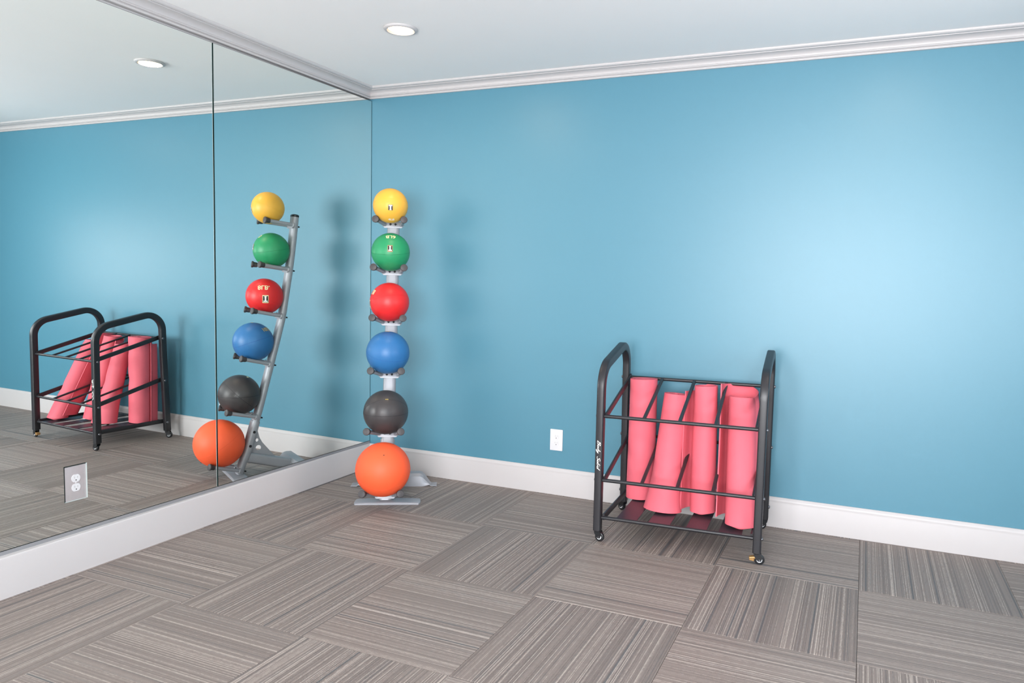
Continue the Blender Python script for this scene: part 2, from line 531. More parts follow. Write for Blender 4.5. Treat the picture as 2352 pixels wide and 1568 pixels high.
# metal J-channel that carries the mirrors on the baseboard
ch = MB()
ya, yb = -0.004, YJ * 3
pts = []
for y in (ya, yb):
    for d, z in ((-0.012, 0.160), (0.0035, 0.160), (0.0035, 0.1745), (0.0008, 0.1745), (0.0008, 0.1625), (-0.012, 0.1625)):
        pts.append((mx(y, 0.17) + d, y, z))
ch.add(pts, [tuple(range(6)), tuple(reversed(range(6, 12)))] + [(i, (i + 1) % 6, 6 + (i + 1) % 6, 6 + i) for i in range(6)])
structure(ch.build('trim_3', 'metal_channel'))

# ------------------------------------------------------------------ outlets
def receptacle_outline(w, h):
    """duplex face: round sides, flat top and bottom"""
    r = w / 2
    pts = []
    a0 = math.acos(min(1, 1)) ; lim = math.asin(min(1, (h / 2) / r))
    for i in range(13): a = -lim + 2 * lim * i / 12; pts.append((r * cos(a), r * sin(a)))
    for i in range(13): a = pi - lim + 2 * lim * i / 12; pts.append((r * cos(a), r * sin(a)))
    return pts
def outlet(name, label, M, w, h, plate_mat, plate_t, face_r):
    """M maps local (x right, y up, z out of the wall) to the world"""
    root = thing(name, label, 'outlet')
    root.matrix_world = M
    MB().prism(rrect(w, h, 0.003), Matrix(), plate_t).build('cover_plate', plate_mat, root, smooth=40, bevel=0.0015)
    for s in (1, -1):
        c = Matrix.Translation((0, s * 0.0195, plate_t - 0.001))
        fc = MB().prism(receptacle_outline(face_r * 2, face_r * 1.72), c, 0.003).build('receptacle', 'white_plastic', root, smooth=40)
        sl = MB()
        for x, hh in ((-0.0063, 0.0085), (0.0063, 0.0070)):
            sl.box(x - 0.0012, x + 0.0012, s * 0.0195 + 0.004 - hh / 2, s * 0.0195 + 0.004 + hh / 2, plate_t + 0.0015, plate_t + 0.0024)
        sl.build('slot', 'slot_grey', fc)
        MB().tube((0, s * 0.0195 - 0.0075, plate_t + 0.001), (0, s * 0.0195 - 0.0075, plate_t + 0.0025), 0.0026).build('ground_slot', 'slot_dark', fc)
    MB().tube((0, 0, plate_t - 0.001), (0, 0, plate_t + 0.0012), 0.0032).build('screw', 'white_plastic', root)
    return root
M1 = Matrix(((1, 0, 0, 1.347), (0, 0, -1, 0.0), (0, 1, 0, 0.3255), (0, 0, 0, 1)))
outlet('wall_outlet', 'white duplex outlet with white plate on the blue wall', M1, 0.079, 0.126, 'white_plastic', 0.006, 0.0165)
# behind the mirror cut-out: plate set on the wall, its face just behind the glass
hy, hz = (HOLE[0] + HOLE[1]) / 2, (HOLE[2] + HOLE[3]) / 2
bx = mx(hy, hz) - GT
M2 = Matrix(((0, 0, 1, bx - 0.003), (1, 0, 0, hy + 0.0025), (0, 1, 0, hz - 0.002), (0, 0, 0, 1)))
o2 = outlet('mirror_outlet', 'white duplex outlet on a grey metal plate set into the mirror', M2, 0.090, 0.145, 'steel_plate', 0.005, 0.0185)
MB().prism(rrect(0.11, 0.165, 0.004), Matrix.Translation((-0.0, 0.0, LW - bx + 0.004)), -(LW - bx + 0.004) - 0.0005).build('backing_box', 'dark_wall', o2)

# ------------------------------------------------------------------ recessed ceiling lights
def downlight(label, x, y, power):
    root = thing('ceiling_downlight', label, 'ceiling light', (x, y, H), 0, 'recessed ceiling downlights')
    ring = [(0.0005, 0.0585), (0.0110, 0.0655), (0.0115, 0.068), (0.009, 0.0755), (0.004, 0.080), (0.0005, 0.0805)]
    m = MB(); seg = 40; k = len(ring)
    vs = [(r * cos(2 * pi * i / seg), r * sin(2 * pi * i / seg), -h) for h, r in ring for i in range(seg)]
    fs = [(j * seg + i, j * seg + (i + 1) % seg, ((j + 1) % k) * seg + (i + 1) % seg, ((j + 1) % k) * seg + i) for j in range(k) for i in range(seg)]
    m.add(vs, fs).build('trim_ring', 'white_trim', root, smooth=40)
    MB().lathe([(0.0004, 0.0584), (0.0016, 0.0584), (0.0022, 0.045), (0.0024, 0.0)], (0, 0, 0), (0, 0, -1), 40).build('lens', 'lamp_lens', root, smooth=40)
    l = bpy.data.lights.new('lamp', 'AREA'); l.shape = 'DISK'; l.size = 0.115
    l.energy = power; l.color = (1.0, 0.78, 0.55)
    lo = bpy.data.objects.new('lamp', l); COL.objects.link(lo); lo.parent = root; lo.location = (0, 0, -0.0120)
downlight('round recessed ceiling downlight in view near the mirror', 0.867, -0.915, 5.0)
downlight('round recessed ceiling downlight above the mat cart, past the top edge', 3.04, -0.92, 3.5)

# ------------------------------------------------------------------ medicine ball rack
RA = radians(29)
U0, V0 = 0.60, 0.2015
uvec, vvec = Vector((sin(RA), -cos(RA), 0)), Vector((cos(RA), sin(RA), 0))
R_LOC = uvec * U0 + vvec * V0
def L3(u, z, v=0.0): return Vector((v, -(u - U0), z))     # rack-local point

POST = [(1.620, .438), (1.455, .454), (1.287, .474), (1.098, .502), (0.989, .519), (0.838, .554), (0.688, .591),
        (0.542, .627), (0.404, .662), (0.291, .694), (0.164, .729), (0.072, .762), (0.004, .781)]
def post_u(z):
    for (z1, u1), (z0, u0) in zip(POST, POST[1:]):
        if z0 <= z <= z1: return u0 + (u1 - u0) * (z - z0) / (z1 - z0)
    return POST[0][1] if z > POST[0][0] else POST[-1][1]
def post_slope(z): return (post_u(min(z + .12, 1.62)) - post_u(max(z - .12, .004))) / (min(z + .12, 1.62) - max(z - .12, .004))

rack = thing('medicine_ball_rack', 'silver medicine ball rack leaning back in the corner, six tiers', 'ball rack', R_LOC, RA)
path = catmull([L3(u, z) for z, u in POST], 4)
MB().sweep(path, rrect(0.072, 0.042, 0.0205, 7), (1, 0, 0)).build('post', 'silver_paint', rack, smooth=50)
# lower sleeve bolted round the post
sl = catmull([L3(post_u(z), z) for z in (0.335, 0.29, 0.22, 0.16, 0.10)], 4)
MB().sweep(sl, rrect(0.080, 0.050, 0.023, 7), (1, 0, 0)).build('post_sleeve', 'silver_paint', rack, smooth=50, bevel=0.0)
for z in (0.272, 0.186):
    for s in (-1, 1):
        MB().lathe([(0, 0.0085), (0.003, 0.0085), (0.006, 0.006), (0.0065, 0.0)], L3(post_u(z) - 0.002, z, s * 0.039), (s, 0, 0), 14).build('sleeve_bolt', 'black_plastic', rack, smooth=40)
tdir = (path[0] - path[3]).normalized()
ppf = rrect(0.074, 0.044, 0.0215, 7); kk = len(ppf)
vs_, fs_ = [], []
nrm = tdir.cross(Vector((1, 0, 0)))
for h_, s_ in ((-.004, 1.0), (0.006, 1.0), (0.011, .85), (0.014, .45)):
    vs_ += [path[0] + tdir * h_ + Vector((1, 0, 0)) * a * s_ + nrm * b * s_ for a, b in ppf]
for r_ in range(3):
    fs_ += [(r_ * kk + i, r_ * kk + (i + 1) % kk, (r_ + 1) * kk + (i + 1) % kk, (r_ + 1) * kk + i) for i in range(kk)]
fs_ += [tuple(reversed(range(kk))), tuple(3 * kk + i for i in range(kk))]
MB().add(vs_, fs_).build('post_cap', 'black_plastic', rack, smooth=40)

BALLS = [  # u, z, r
    ('yellow', .601, 1.661, .0975), ('green', .581, 1.401, .1085), ('red', .623, 1.116, .1105),
    ('blue', .692, .833, .1200), ('black', .776, .508, .1225), ('orange', .894, .214, .1470)]
TIPU = [.636, .670, .714, .779, .866, .966]
TIPV = [.078, .084, .084, .083, .091, .100]
AR = 0.0115
for (nm, bu, bz, br), ut, vt in zip(BALLS, TIPU, TIPV):
    # arms square to the post, rising forward; height solved so the ball rests on both
    lo, hi = bz - 0.3, bz
    def line(zs):
        z_ = min(zs, 1.575); us = post_u(max(z_, 0.01)) + 0.021
        s = -post_slope(max(z_, 0.02))
        n = (ut - us)
        return Vector((us, zs, 0.047)), Vector((ut, zs + s * n, vt))   # (u, z, v)
    def dist(zs):
        a, b = line(zs); d = b - a; c = Vector((bu, bz, 0))
        t = (c - a).dot(d) / d.dot(d)
        return (a + d * t - c).length
    for _ in range(40):
        mid = (lo + hi) / 2
        if dist(mid) > br + AR + 0.0005: lo = mid
        else: hi = mid
    zs = (lo + hi) / 2
    a, b = line(zs)
    sl_ = -post_slope(max(min(zs, 1.575), 0.02))
    ang = math.atan(sl_)
    # bracket plate against the post, square to the arms
    cpt = L3(a.x + 0.001, zs - 0.003)
    Mb = Matrix.Translation(cpt) @ Matrix.Rotation(-ang, 4, 'X')
    br_ = MB().prism(rrect(0.108, 0.034, 0.007), Mb @ Matrix.Rotation(pi / 2, 4, 'X') @ Matrix.Translation((0, 0, -0.003)), 0.007).build('arm_bracket', 'silver_paint', rack, smooth=40, bevel=0.001)
    for s in (-1, 1):
        p0 = Mb @ Vector((s * 0.0145, -0.003, 0.004)); p1 = Mb @ Vector((s * 0.0145, -0.009, 0.004))
        MB().lathe([(0, 0.0065), (0.003, 0.0065), (0.0055, 0.004), (0.006, 0.0)], p0, p1 - p0, 12).build('bracket_bolt', 'black_plastic', br_, smooth=40)
    q0 = Mb @ Vector((0, 0.040, 0.0)); q1 = Mb @ Vector((0, 0.058, 0.0))
    MB().tube(q0, q1, 0.006, 0.0045).build('rear_bolt', 'black_plastic', br_, smooth=40)
    for s in (-1, 1):
        A = L3(a.x - 0.004, a.y, s * a.z); B = L3(b.x, b.y, s * b.z)
        d = (B - A).normalized()
        arm = MB().tube(A, B, AR).build('arm', 'silver_paint', rack, smooth=50)
        MB().lathe([(0, .0165), (0.005, .0165), (0.008, AR + .001), (0.010, AR)], A, d, 16).build('arm_collar', 'silver_paint', arm, smooth=40)
        MB().lathe([(-0.026, AR + .0012), (-0.024, .0150), (-0.004, .0165), (-0.002, .0200), (0.006, .0205), (0.009, .0185), (0.0105, .012), (0.011, 0)], B, d, 22).build('end_cap', 'black_rubber', arm, smooth=35)

# feet, beam, gusset
fp = MB()
for s0, s1 in ((-1, 1),):
    ring = [(0.015 + 0.182 * t, z, k_) for t, z, k_ in ((-1, .004, .35), (-.985, .007, .72), (-.955, .0085, 1), (-.6, .012, 1), (0, .014, 1), (.6, .012, 1), (.955, .0085, 1), (.985, .007, .72), (1, .004, .35))]
    vs = []
    for x, z, k_ in ring:
        c_, h_ = .800, .046 * k_
        vs += [L3(c_ - h_, 0.0, x), L3(c_ - h_, z, x), L3(c_ - h_ * .85, z + .001, x), L3(c_ + h_ * .85, z + .001, x), L3(c_ + h_, z * .6, x), L3(c_ + h_, 0.0, x)]
    fs = []
    for i in range(len(ring) - 1):
        for q in range(6):
            fs.append((i * 6 + q, i * 6 + (q + 1) % 6, (i + 1) * 6 + (q + 1) % 6, (i + 1) * 6 + q))
    fs += [tuple(range(6)), tuple(len(vs) - 6 + q for q in range(6))]
    fp.add(vs, fs)
fp.build('front_foot', 'silver_paint', rack, smooth=40, bevel=0.003)
bm_path = [L3(.735, .112), L3(.66, .091), L3(.56, .063), L3(.474, .041)]
MB().sweep(bm_path, rrect(0.060, 0.066, 0.016, 5), (1, 0, 0)).build('base_beam', 'silver_paint', rack, smooth=50)
MB().sweep([L3(.478, .042), L3(.459, .037)], rrect(0.057, 0.063, 0.016, 5), (1, 0, 0)).build('beam_end_cap', 'silver_paint', rack, smooth=50, bevel=0.002)
# rear foot: a bent sheet bridging over the beam, flared flat at both ends
rf = MB()
sec = []
for x, h in ((-.240, .004), (-.236, .006), (-.205, .006), (-.196, .013), (-.160, .066), (-.148, .076), (-.136, .080), (.166, .080), (.178, .076), (.190, .066), (.226, .013), (.235, .006), (.266, .006), (.270, .004)):
    sec.append((x, h))
us = [(.482, 0.02), (.480, .40), (.474, .74), (.460, .94), (.440, 1.0), (.410, .97)]
T = 0.004
rows = []
for x, h in sec:
    flat = h < .02
    rows.append([L3(u + (0 if not flat else 0.0), max(0.004, (h if flat else h * k)), x) for u, k in us] +
                [L3(u, max(0.0, (h if flat else h * k) - T), x) for u, k in reversed(us)])
k = len(rows[0])
rf.add([p for r in rows for p in r], [(i * k + q, i * k + (q + 1) % k, (i + 1) * k + (q + 1) % k, (i + 1) * k + q) for i in range(len(rows) - 1) for q in range(k)]
       + [tuple(range(k)), tuple((len(rows) - 1) * k + q for q in range(k))])
rf.build('rear_foot', 'silver_paint', rack, smooth=24)
# gusset with two lightening holes, bolted behind the sleeve: built as plate strips round the holes via bmesh boolean-free triangulation
def gusset():
    outer = [(.690, .290), (.668, .272), (.657, .228), (.640, .195), (.614, .162), (.585, .125), (.560, .096), (.562, .078), (.700, .118), (.716, .150)]
    holes = [[(.664 + .0165 * cos(2 * pi * i / 20), .163 + .0165 * sin(2 * pi * i / 20)) for i in range(20)],
             [(.672 + .0085 * cos(2 * pi * i / 14), .212 + .0115 * sin(2 * pi * i / 14)) for i in range(14)]]
    bm = bmesh.new()
    edges = []
    for loop in [outer] + holes:
        vs = [bm.verts.new(L3(u, z, -0.003)) for u, z in loop]
        for i in range(len(vs)): edges.append(bm.edges.new((vs[i], vs[(i + 1) % len(vs)])))
    bmesh.ops.triangle_fill(bm, use_beauty=True, use_dissolve=False, edges=edges)
    # drop triangles lying inside a hole
    for f in list(bm.faces):
        c = f.calc_center_median(); u, z = U0 - c.y, c.z
        if hypot(u - .664, z - .163) < .0150 or hypot((u - .672) / .0085, (z - .212) / .0115) < .9: bm.faces.remove(f)
    r = bmesh.ops.extrude_face_region(bm, geom=list(bm.faces))
    bmesh.ops.translate(bm, verts=[e for e in r['geom'] if isinstance(e, bmesh.types.BMVert)], vec=(0.006, 0, 0))
    bmesh.ops.recalc_face_normals(bm, faces=bm.faces)
    me = bpy.data.meshes.new('gusset'); bm.to_mesh(me); bm.free()
    obj('gusset', me, 'silver_paint', rack)
gusset()

# ------------------------------------------------------------------ medicine balls
def sphere_mesh(r, seg=56, rings=30):
    vs, fs = [(0, 0, r)], []
    for i in range(1, rings):
        a = pi * i / rings
        for j in range(seg):
            b = 2 * pi * j / seg
            vs.append((r * sin(a) * cos(b), r * sin(a) * sin(b), r * cos(a)))
    vs.append((0, 0, -r))
    for j in range(seg): fs.append((0, 1 + j, 1 + (j + 1) % seg))
    for i in range(rings - 2):
        for j in range(seg):
            fs.append((1 + i * seg + j, 1 + (i + 1) * seg + j, 1 + (i + 1) * seg + (j + 1) % seg, 1 + i * seg + (j + 1) % seg))
    o = 1 + (rings - 2) * seg
    for j in range(seg): fs.append((len(vs) - 1, o + (j + 1) % seg, o + j))
    return vs, fs
def ring_on_ball(r, normal, latitude=0.0, w=0.0011, seg=72):
    n = Vector(normal).normalized()
    s = n.orthogonal().normalized(); t = n.cross(s)
    c = n * (r * sin(latitude)); rr = r * cos(latitude)
    path = [c + (s * cos(2 * pi * i / seg) + t * sin(2 * pi * i / seg)) * rr for i in range(seg)]
    m = MB()
    vs, fs = [], []
    for i, p in enumerate(path):
        o = p.normalized(); tg = (path[(i + 1) % seg] - path[i - 1]).normalized(); sd = o.cross(tg)
        vs += [p + sd * w * 1.1 - o * .0004, p + sd * w * .5 + o * .0004, p - sd * w * .5 + o * .0004, p - sd * w * 1.1 - o * .0004]
    for i in range(seg):
        j = (i + 1) % seg
        for q in range(3): fs.append((i * 4 + q, i * 4 + q + 1, j * 4 + q + 1, j * 4 + q))
    return m.add(vs, fs)

def text_mesh(body, size):
    cu = bpy.data.curves.new('t', 'FONT'); cu.body = body; cu.size = size; cu.align_x = 'CENTER'; cu.align_y = 'CENTER'
    cu.resolution_u = 3; cu.offset = size * 0.02
    o = bpy.data.objects.new('t', cu); COL.objects.link(o)
    dg = bpy.context.evaluated_depsgraph_get()
    me = bpy.data.meshes.new_from_object(o.evaluated_get(dg))
    bpy.data.objects.remove(o); bpy.data.curves.remove(cu)
    bm = bmesh.new(); bm.from_mesh(me); bpy.data.meshes.remove(me)
    bmesh.ops.triangulate(bm, faces=bm.faces)
    bmesh.ops.subdivide_edges(bm, edges=bm.edges, cuts=2, use_grid_fill=True)
    bm.verts.index_update()
    v = [(p.co.x, p.co.y) for p in bm.verts]; f = [tuple(q.index for q in fc.verts) for fc in bm.faces]
    bm.free()
    return v, f
def rect2d(x0, x1, y0, y1, n=5):
    v = [(x0 + (x1 - x0) * i / n, y0 + (y1 - y0) * j / n) for j in range(n + 1) for i in range(n + 1)]
    f = [(j * (n + 1) + i, j * (n + 1) + i + 1, (j + 1) * (n + 1) + i + 1, (j + 1) * (n + 1) + i) for j in range(n) for i in range(n)]
    return v, f
def wrap(parts, r, normal, up, lift):
    """lay flat artwork on the ball; normal = where its centre sits, up = its upright direction"""
    n = Vector(normal).normalized(); u = Vector(up); u = (u - n * u.dot(n)).normalized(); s = u.cross(n)
    m = MB()
    for v, f in parts:
        vs = []
        for x, y in v:
            d = hypot(x, y); a = d / r
            t = (s * x + u * y) / d if d > 1e-9 else s
            vs.append((n * cos(a) + t * sin(a)) * (r + lift))
        m.add(vs, f)
    return m
def shift(vf, dx, dy): return ([(x + dx, y + dy) for x, y in vf[0]], vf[1])

ball_label = {
    'yellow': 'yellow rubber medicine ball on the top tier of the rack',
    'green': 'green rubber medicine ball with a 6LB mark and logo on the rack',
    'red': 'glossy red medicine ball on the rack between green and blue',
    'blue': 'blue rubber medicine ball on the rack below the red one',
    'black': 'charcoal black medicine ball with panel seams on the rack',
    'orange': 'large orange medicine ball on the lowest tier of the rack'}
CAMP = Vector((2.97675, -3.95304, 1.26617))
ball_objs = {}
for nm, bu, bz, br in BALLS:
    c = uvec * bu + vvec * V0 + Vector((0, 0, bz))
    root = thing('medicine_ball', ball_label[nm], 'medicine ball', c - Vector((0, 0, br)), 0, 'medicine balls on the corner rack')
    me = MB().add(*sphere_mesh(br)); 
    sh = me.build('ball_shell', 'rubber_' + nm, root, smooth=180); sh.location = (0, 0, br)
    to_cam = (CAMP - c).normalized()
    side = to_cam.cross(Vector((0, 0, 1))).normalized()      # picture right, seen from the camera... (x cross up)
    upv = side.cross(to_cam).normalized()
    mirror_dir = (Vector((-2.97, -3.95, 1.266)) - c).normalized()
    ball_objs[nm] = (root, br, to_cam, side, upv, mirror_dir)
    def seam(tilt, rollv=0.0, lat=0.0, w=0.0011):
        n = (upv * cos(radians(tilt)) - to_cam * sin(radians(tilt)))
        n = Matrix.Rotation(radians(rollv), 3, to_cam) @ n
        o = ring_on_ball(br, n, lat, w).build('seam', 'seam_' + nm, root, smooth=60); o.location = (0, 0, br)
    if nm == 'green': seam(-8, 2, w=.0008)
    if nm == 'black': seam(-11, 0, w=.0015); seam(33, 4, w=.0013)
    if nm == 'blue': seam(-24, -8, w=.0008)
    if nm == 'red': seam(20, 10, w=.0005)
    if nm == 'orange': seam(-48, 0, w=.0010)
    if nm == 'yellow': seam(26, 0, w=.0006)

def printed(nm, name, parts, normal, up, mat, lift=0.0005):
    root, br = ball_objs[nm][0], ball_objs[nm][1]
    o = wrap(parts, br, normal, up, lift).build(name, mat, root); o.location = (0, 0, br)
    return o
def logo(nm, normal, up, sc=1.0, frame=None):
    if frame: printed(nm, 'logo_frame', [rect2d(-.0084 * sc, .0084 * sc, -.0118 * sc, .0112 * sc)], normal, up, frame, .0004)
    printed(nm, 'logo_panel', [rect2d(-.0072 * sc, .0072 * sc, -.0095 * sc, .0085 * sc)], normal, up, 'dark_print', .0007)
    T = [rect2d(-.0056 * sc, .0056 * sc, .0040 * sc, .0074 * sc, 3), rect2d(-.0021 * sc, .0021 * sc, -.0062 * sc, .0042 * sc, 2), rect2d(-.0030 * sc, .0030 * sc, -.0088 * sc, -.0062 * sc, 2)]
    printed(nm, 'logo_letter', T, normal, up, 'white_print', .0010)
def at(nm, px_r, px_u, base=None):
    """direction on the ball that shows px_r, px_u (in radii) right of and above its centre"""
    _, br, tc_, sd_, up_, _ = ball_objs[nm]
    z = sqrt(max(0.0, 1 - px_r ** 2 - px_u ** 2))
    return tc_ * z + sd_ * px_r + up_ * px_u
for nm in ball_objs:      # make 'side' point to picture right
    r_ = list(ball_objs[nm]); cr = Vector((0.92, 0.39, 0))
    if r_[3].dot(cr) < 0: r_[3] = -r_[3]
    if r_[4].z < 0: r_[4] = -r_[4]
    ball_objs[nm] = tuple(r_)
UP = Vector((0, 0, 1))
logo('yellow', at('yellow', 0.0, -0.08), UP, 1.7)
printed('yellow', 'weight_mark', [text_mesh('4LB', .022)], at('yellow', 0.05, -0.78), UP, 'white_print')
logo('green', at('green', -0.03, 0.18), -UP, 1.65, 'tan_print')
printed('green', 'weight_mark', [text_mesh('6LB', .036)], at('green', 0.0, 0.80), -UP, 'cream_print')
def at_mirror(nm, px_r, px_u):
    br, md = ball_objs[nm][1], ball_objs[nm][5]
    right = md.cross(UP).normalized() * -1; up_ = md.cross(UP).cross(md).normalized()
    z = sqrt(max(0.0, 1 - px_r ** 2 - px_u ** 2))
    return md * z - right * px_r + up_ * px_u
logo('red', at_mirror('red', 0.07, -0.16), -UP, 2.1, 'cream_print')
printed('red', 'weight_mark', [text_mesh('8LB.', .040)], at_mirror('red', -0.02, 0.50), -UP, 'cream_print')
printed('blue', 'weight_mark', [text_mesh('10LB', .036)], at_mirror('blue', 0.62, 0.66), -UP, 'gold_print')
printed('blue', 'top_mark', [rect2d(-.012, .012, -.005, .005)], at('blue', -0.03, 0.985), UP, 'gold_print')
printed('black', 'weight_mark', [rect2d(-.007, .002, -.0014, .0018), shift(rect2d(-.0022, .0022, -.0025, .0032, 3), .0065, 0)], at('black', 0.03, 0.56), UP, 'gold_print')
printed('black', 'brand_mark', [rect2d(-.010, .010, -.006, .006)], at_mirror('black', 0.40, 0.87), UP, 'cream_print')
printed('orange', 'valve', [([(.0032 * cos(2 * pi * i / 12), .0032 * sin(2 * pi * i / 12)) for i in range(12)], [tuple(range(12))])], at('orange', 0.03, 0.5), UP, 'dark_print')

# ------------------------------------------------------------------ mat cart
CB = radians(3.3)
CW, CD = 0.752, 0.520           # post centre to post centre, wide and deep
cart = thing('mat_storage_cart', 'black steel mat cart on casters holding pink yoga mats', 'mat cart', (1.8345, -0.631, 0), CB)
ZB = 0.056
def fillet(p0, p1, p2, r, n=12):
    """arc of radius r rounding the corner p1"""
    p0, p1, p2 = Vector(p0), Vector(p1), Vector(p2)
    d0, d2 = (p0 - p1).normalized(), (p2 - p1).normalized()
    half = d0.angle(d2) / 2
    t = r / math.tan(half)
    c = p1 + (d0 + d2).normalized() * (r / sin(half))
    a, b_ = p1 + d0 * t - c, p1 + d2 * t - c
    out = []
    ang = a.angle(b_)
    for i in range(n + 1):
        k_ = i / n
        out.append(c + (a * sin((1 - k_) * ang) + b_ * sin(k_ * ang)) / sin(ang))
    return out
def back_y(z): return CD - 0.032 * (z - ZB) / 0.75
def hoop_path():
    """front post, tight front bend, handle rising to the back, back bend, back post"""
    zc = lambda y: 0.858 + 0.213 * (y - 0.055)
    A, B, C_, D = (0, ZB, 0), (0, zc(0), 0), (0.4845, zc(0.4845), 0), (CD, ZB, 0)
    pts = [(0, ZB), (0, 0.30), (0, 0.55)]
    pts += [(p.x, p.y) for p in fillet(A, B, C_, 0.12)]
    pts += [(p.x, p.y) for p in fillet(B, C_, D, 0.112, 14)]
    pts += [(back_y(0.55), 0.55), (back_y(0.30), 0.30), (CD, ZB)]
    return pts
hp = hoop_path()
frames = []
for x in (0.0, CW):
    fr = MB().sweep([(x, y, z) for y, z in hp], rrect(0.037, 0.044, 0.007, 3), (1, 0, 0)).build('side_frame', 'black_metal', cart, smooth=40)
    frames.append(fr)
# round bars across front and back
ZF = {'up': .617, 'mid': .303, 'bot': .117}
ZK = {'up': .752, 'mid': .437, 'bot': .121}
YF = 0.004
def yk(lv): return back_y(ZK[lv]) - 0.008
for lv in ('up', 'mid', 'bot'):
    for y, zz, nm in ((YF, ZF[lv], 'front_bar'), (yk(lv), ZK[lv], 'back_bar')):
        MB().tube((0.010, y, zz), (CW - 0.010, y, zz), 0.0088).build(nm, 'black_metal', cart, smooth=50)
        for x, s in ((-0.0185, -1), (CW + 0.0185, 1)):
            MB().lathe([(0, .0085), (.003, .0085), (.006, .006), (.007, 0)], (x, y, zz), (s, 0, 0), 14).build('frame_bolt', 'steel_bolt', cart, smooth=40)
XB = (.205, .374, .540)
for lv in ('up', 'mid'):
    for x in XB:
        MB().sweep([(x + 0.004, YF + .004, ZF[lv]), (x - 0.006, yk(lv) - .004, ZK[lv])], rrect(0.017, 0.012, 0.003, 2), (1, 0, 0)).build('divider_bar', 'black_metal', cart, smooth=40)
for lv in ('up', 'mid', 'bot'):
    for x in (0.027, CW - 0.027):
        MB().sweep([(x, YF, ZF[lv] + .004), (x, yk(lv), ZK[lv] + .004)], rrect(0.010, 0.030, 0.002, 2), (1, 0, 0)).build('side_rail', 'black_metal', cart, smooth=40)
for x0, x1 in ((.092, .192), (.248, .352), (.428, .524), (.578, .682)):
    MB().box(x0, x1, YF + .002, yk('bot') - .002, .1215, .1255).build('slat', 'black_slat', cart, bevel=0.001)
SLAT_TOP = 0.1255

def caster(x, y, spin, pedal):
    st = MB()
    st.lathe([(0, .0165), (.003, .0172), (.006, .0165), (.0062, .010)], (x, y, ZB), (0, 0, -1), 18)
    d = Vector((cos(spin), sin(spin), 0)); n = Vector((-sin(spin), cos(spin), 0))
    r = 0.0235
    ctr = Vector((x, y, r)) + d * 0.013
    # hood: bent fork of two cheeks and a crown
    for s in (-1, 1):
        M = Matrix((( d.x, 0, n.x, ctr.x + n.x * (s * .0130 - .001)), (d.y, 0, n.y, ctr.y + n.y * (s * .0130 - .001)), (0, 1, 0, ctr.z), (0, 0, 0, 1)))
        st.prism([(-.026, .029), (.006, .029), (.012, .010), (.007, -.006), (-.006, -.006), (-.024, .016)], M, .002)
    M = Matrix(((d.x, n.x, 0, ctr.x), (d.y, n.y, 0, ctr.y), (0, 0, 1, ctr.z), (0, 0, 0, 1)))
    st.box(-.027, .006, -.0125, .0125, .0255, .0295, M)
    fork = st.build('caster', 'black_plastic', cart, smooth=40)
    w = MB().lathe([(-.0090, .006), (-.0090, .0175), (-.0070, .0222), (-.003, r), (.003, r), (.0070, .0222), (.0090, .0175), (.0090, .006)], ctr, n, 24)
    wo = w.build('wheel', 'black_plastic', fork, smooth=40)
    hb = MB()
    for s in (-1, 1):
        hb.lathe([(.0091, .0125), (.0104, .0120), (.0112, .0090), (.0112, .0)], ctr, n * s, 20)
    hb.build('wheel_hub', 'hub_white', fork, smooth=40)
    ax = MB().tube(ctr - n * .0155, ctr + n * .0155, .0042)
    ax.build('axle', 'steel_bolt', fork, smooth=40)
    if pedal:
        M = Matrix(((d.x, n.x, 0, ctr.x), (d.y, n.y, 0, ctr.y), (0, 0, 1, ctr.z), (0, 0, 0, 1)))
        MB().box(-.044, -.016, -.013, .013, .008, .018, M @ Matrix.Rotation(radians(-10), 4, 'Y')).build('brake_pedal', 'brass', fork, bevel=0.003)
        MB().box(-.044, -.022, -.012, .012, -.012, .004, M @ Matrix.Rotation(radians(10), 4, 'Y')).build('brake_pedal', 'brass', fork, bevel=0.003)
caster(0, 0, radians(-10), False)
caster(CW, 0, radians(5), True)
caster(0, CD, radians(150), False)
caster(CW, CD, radians(-160), False)

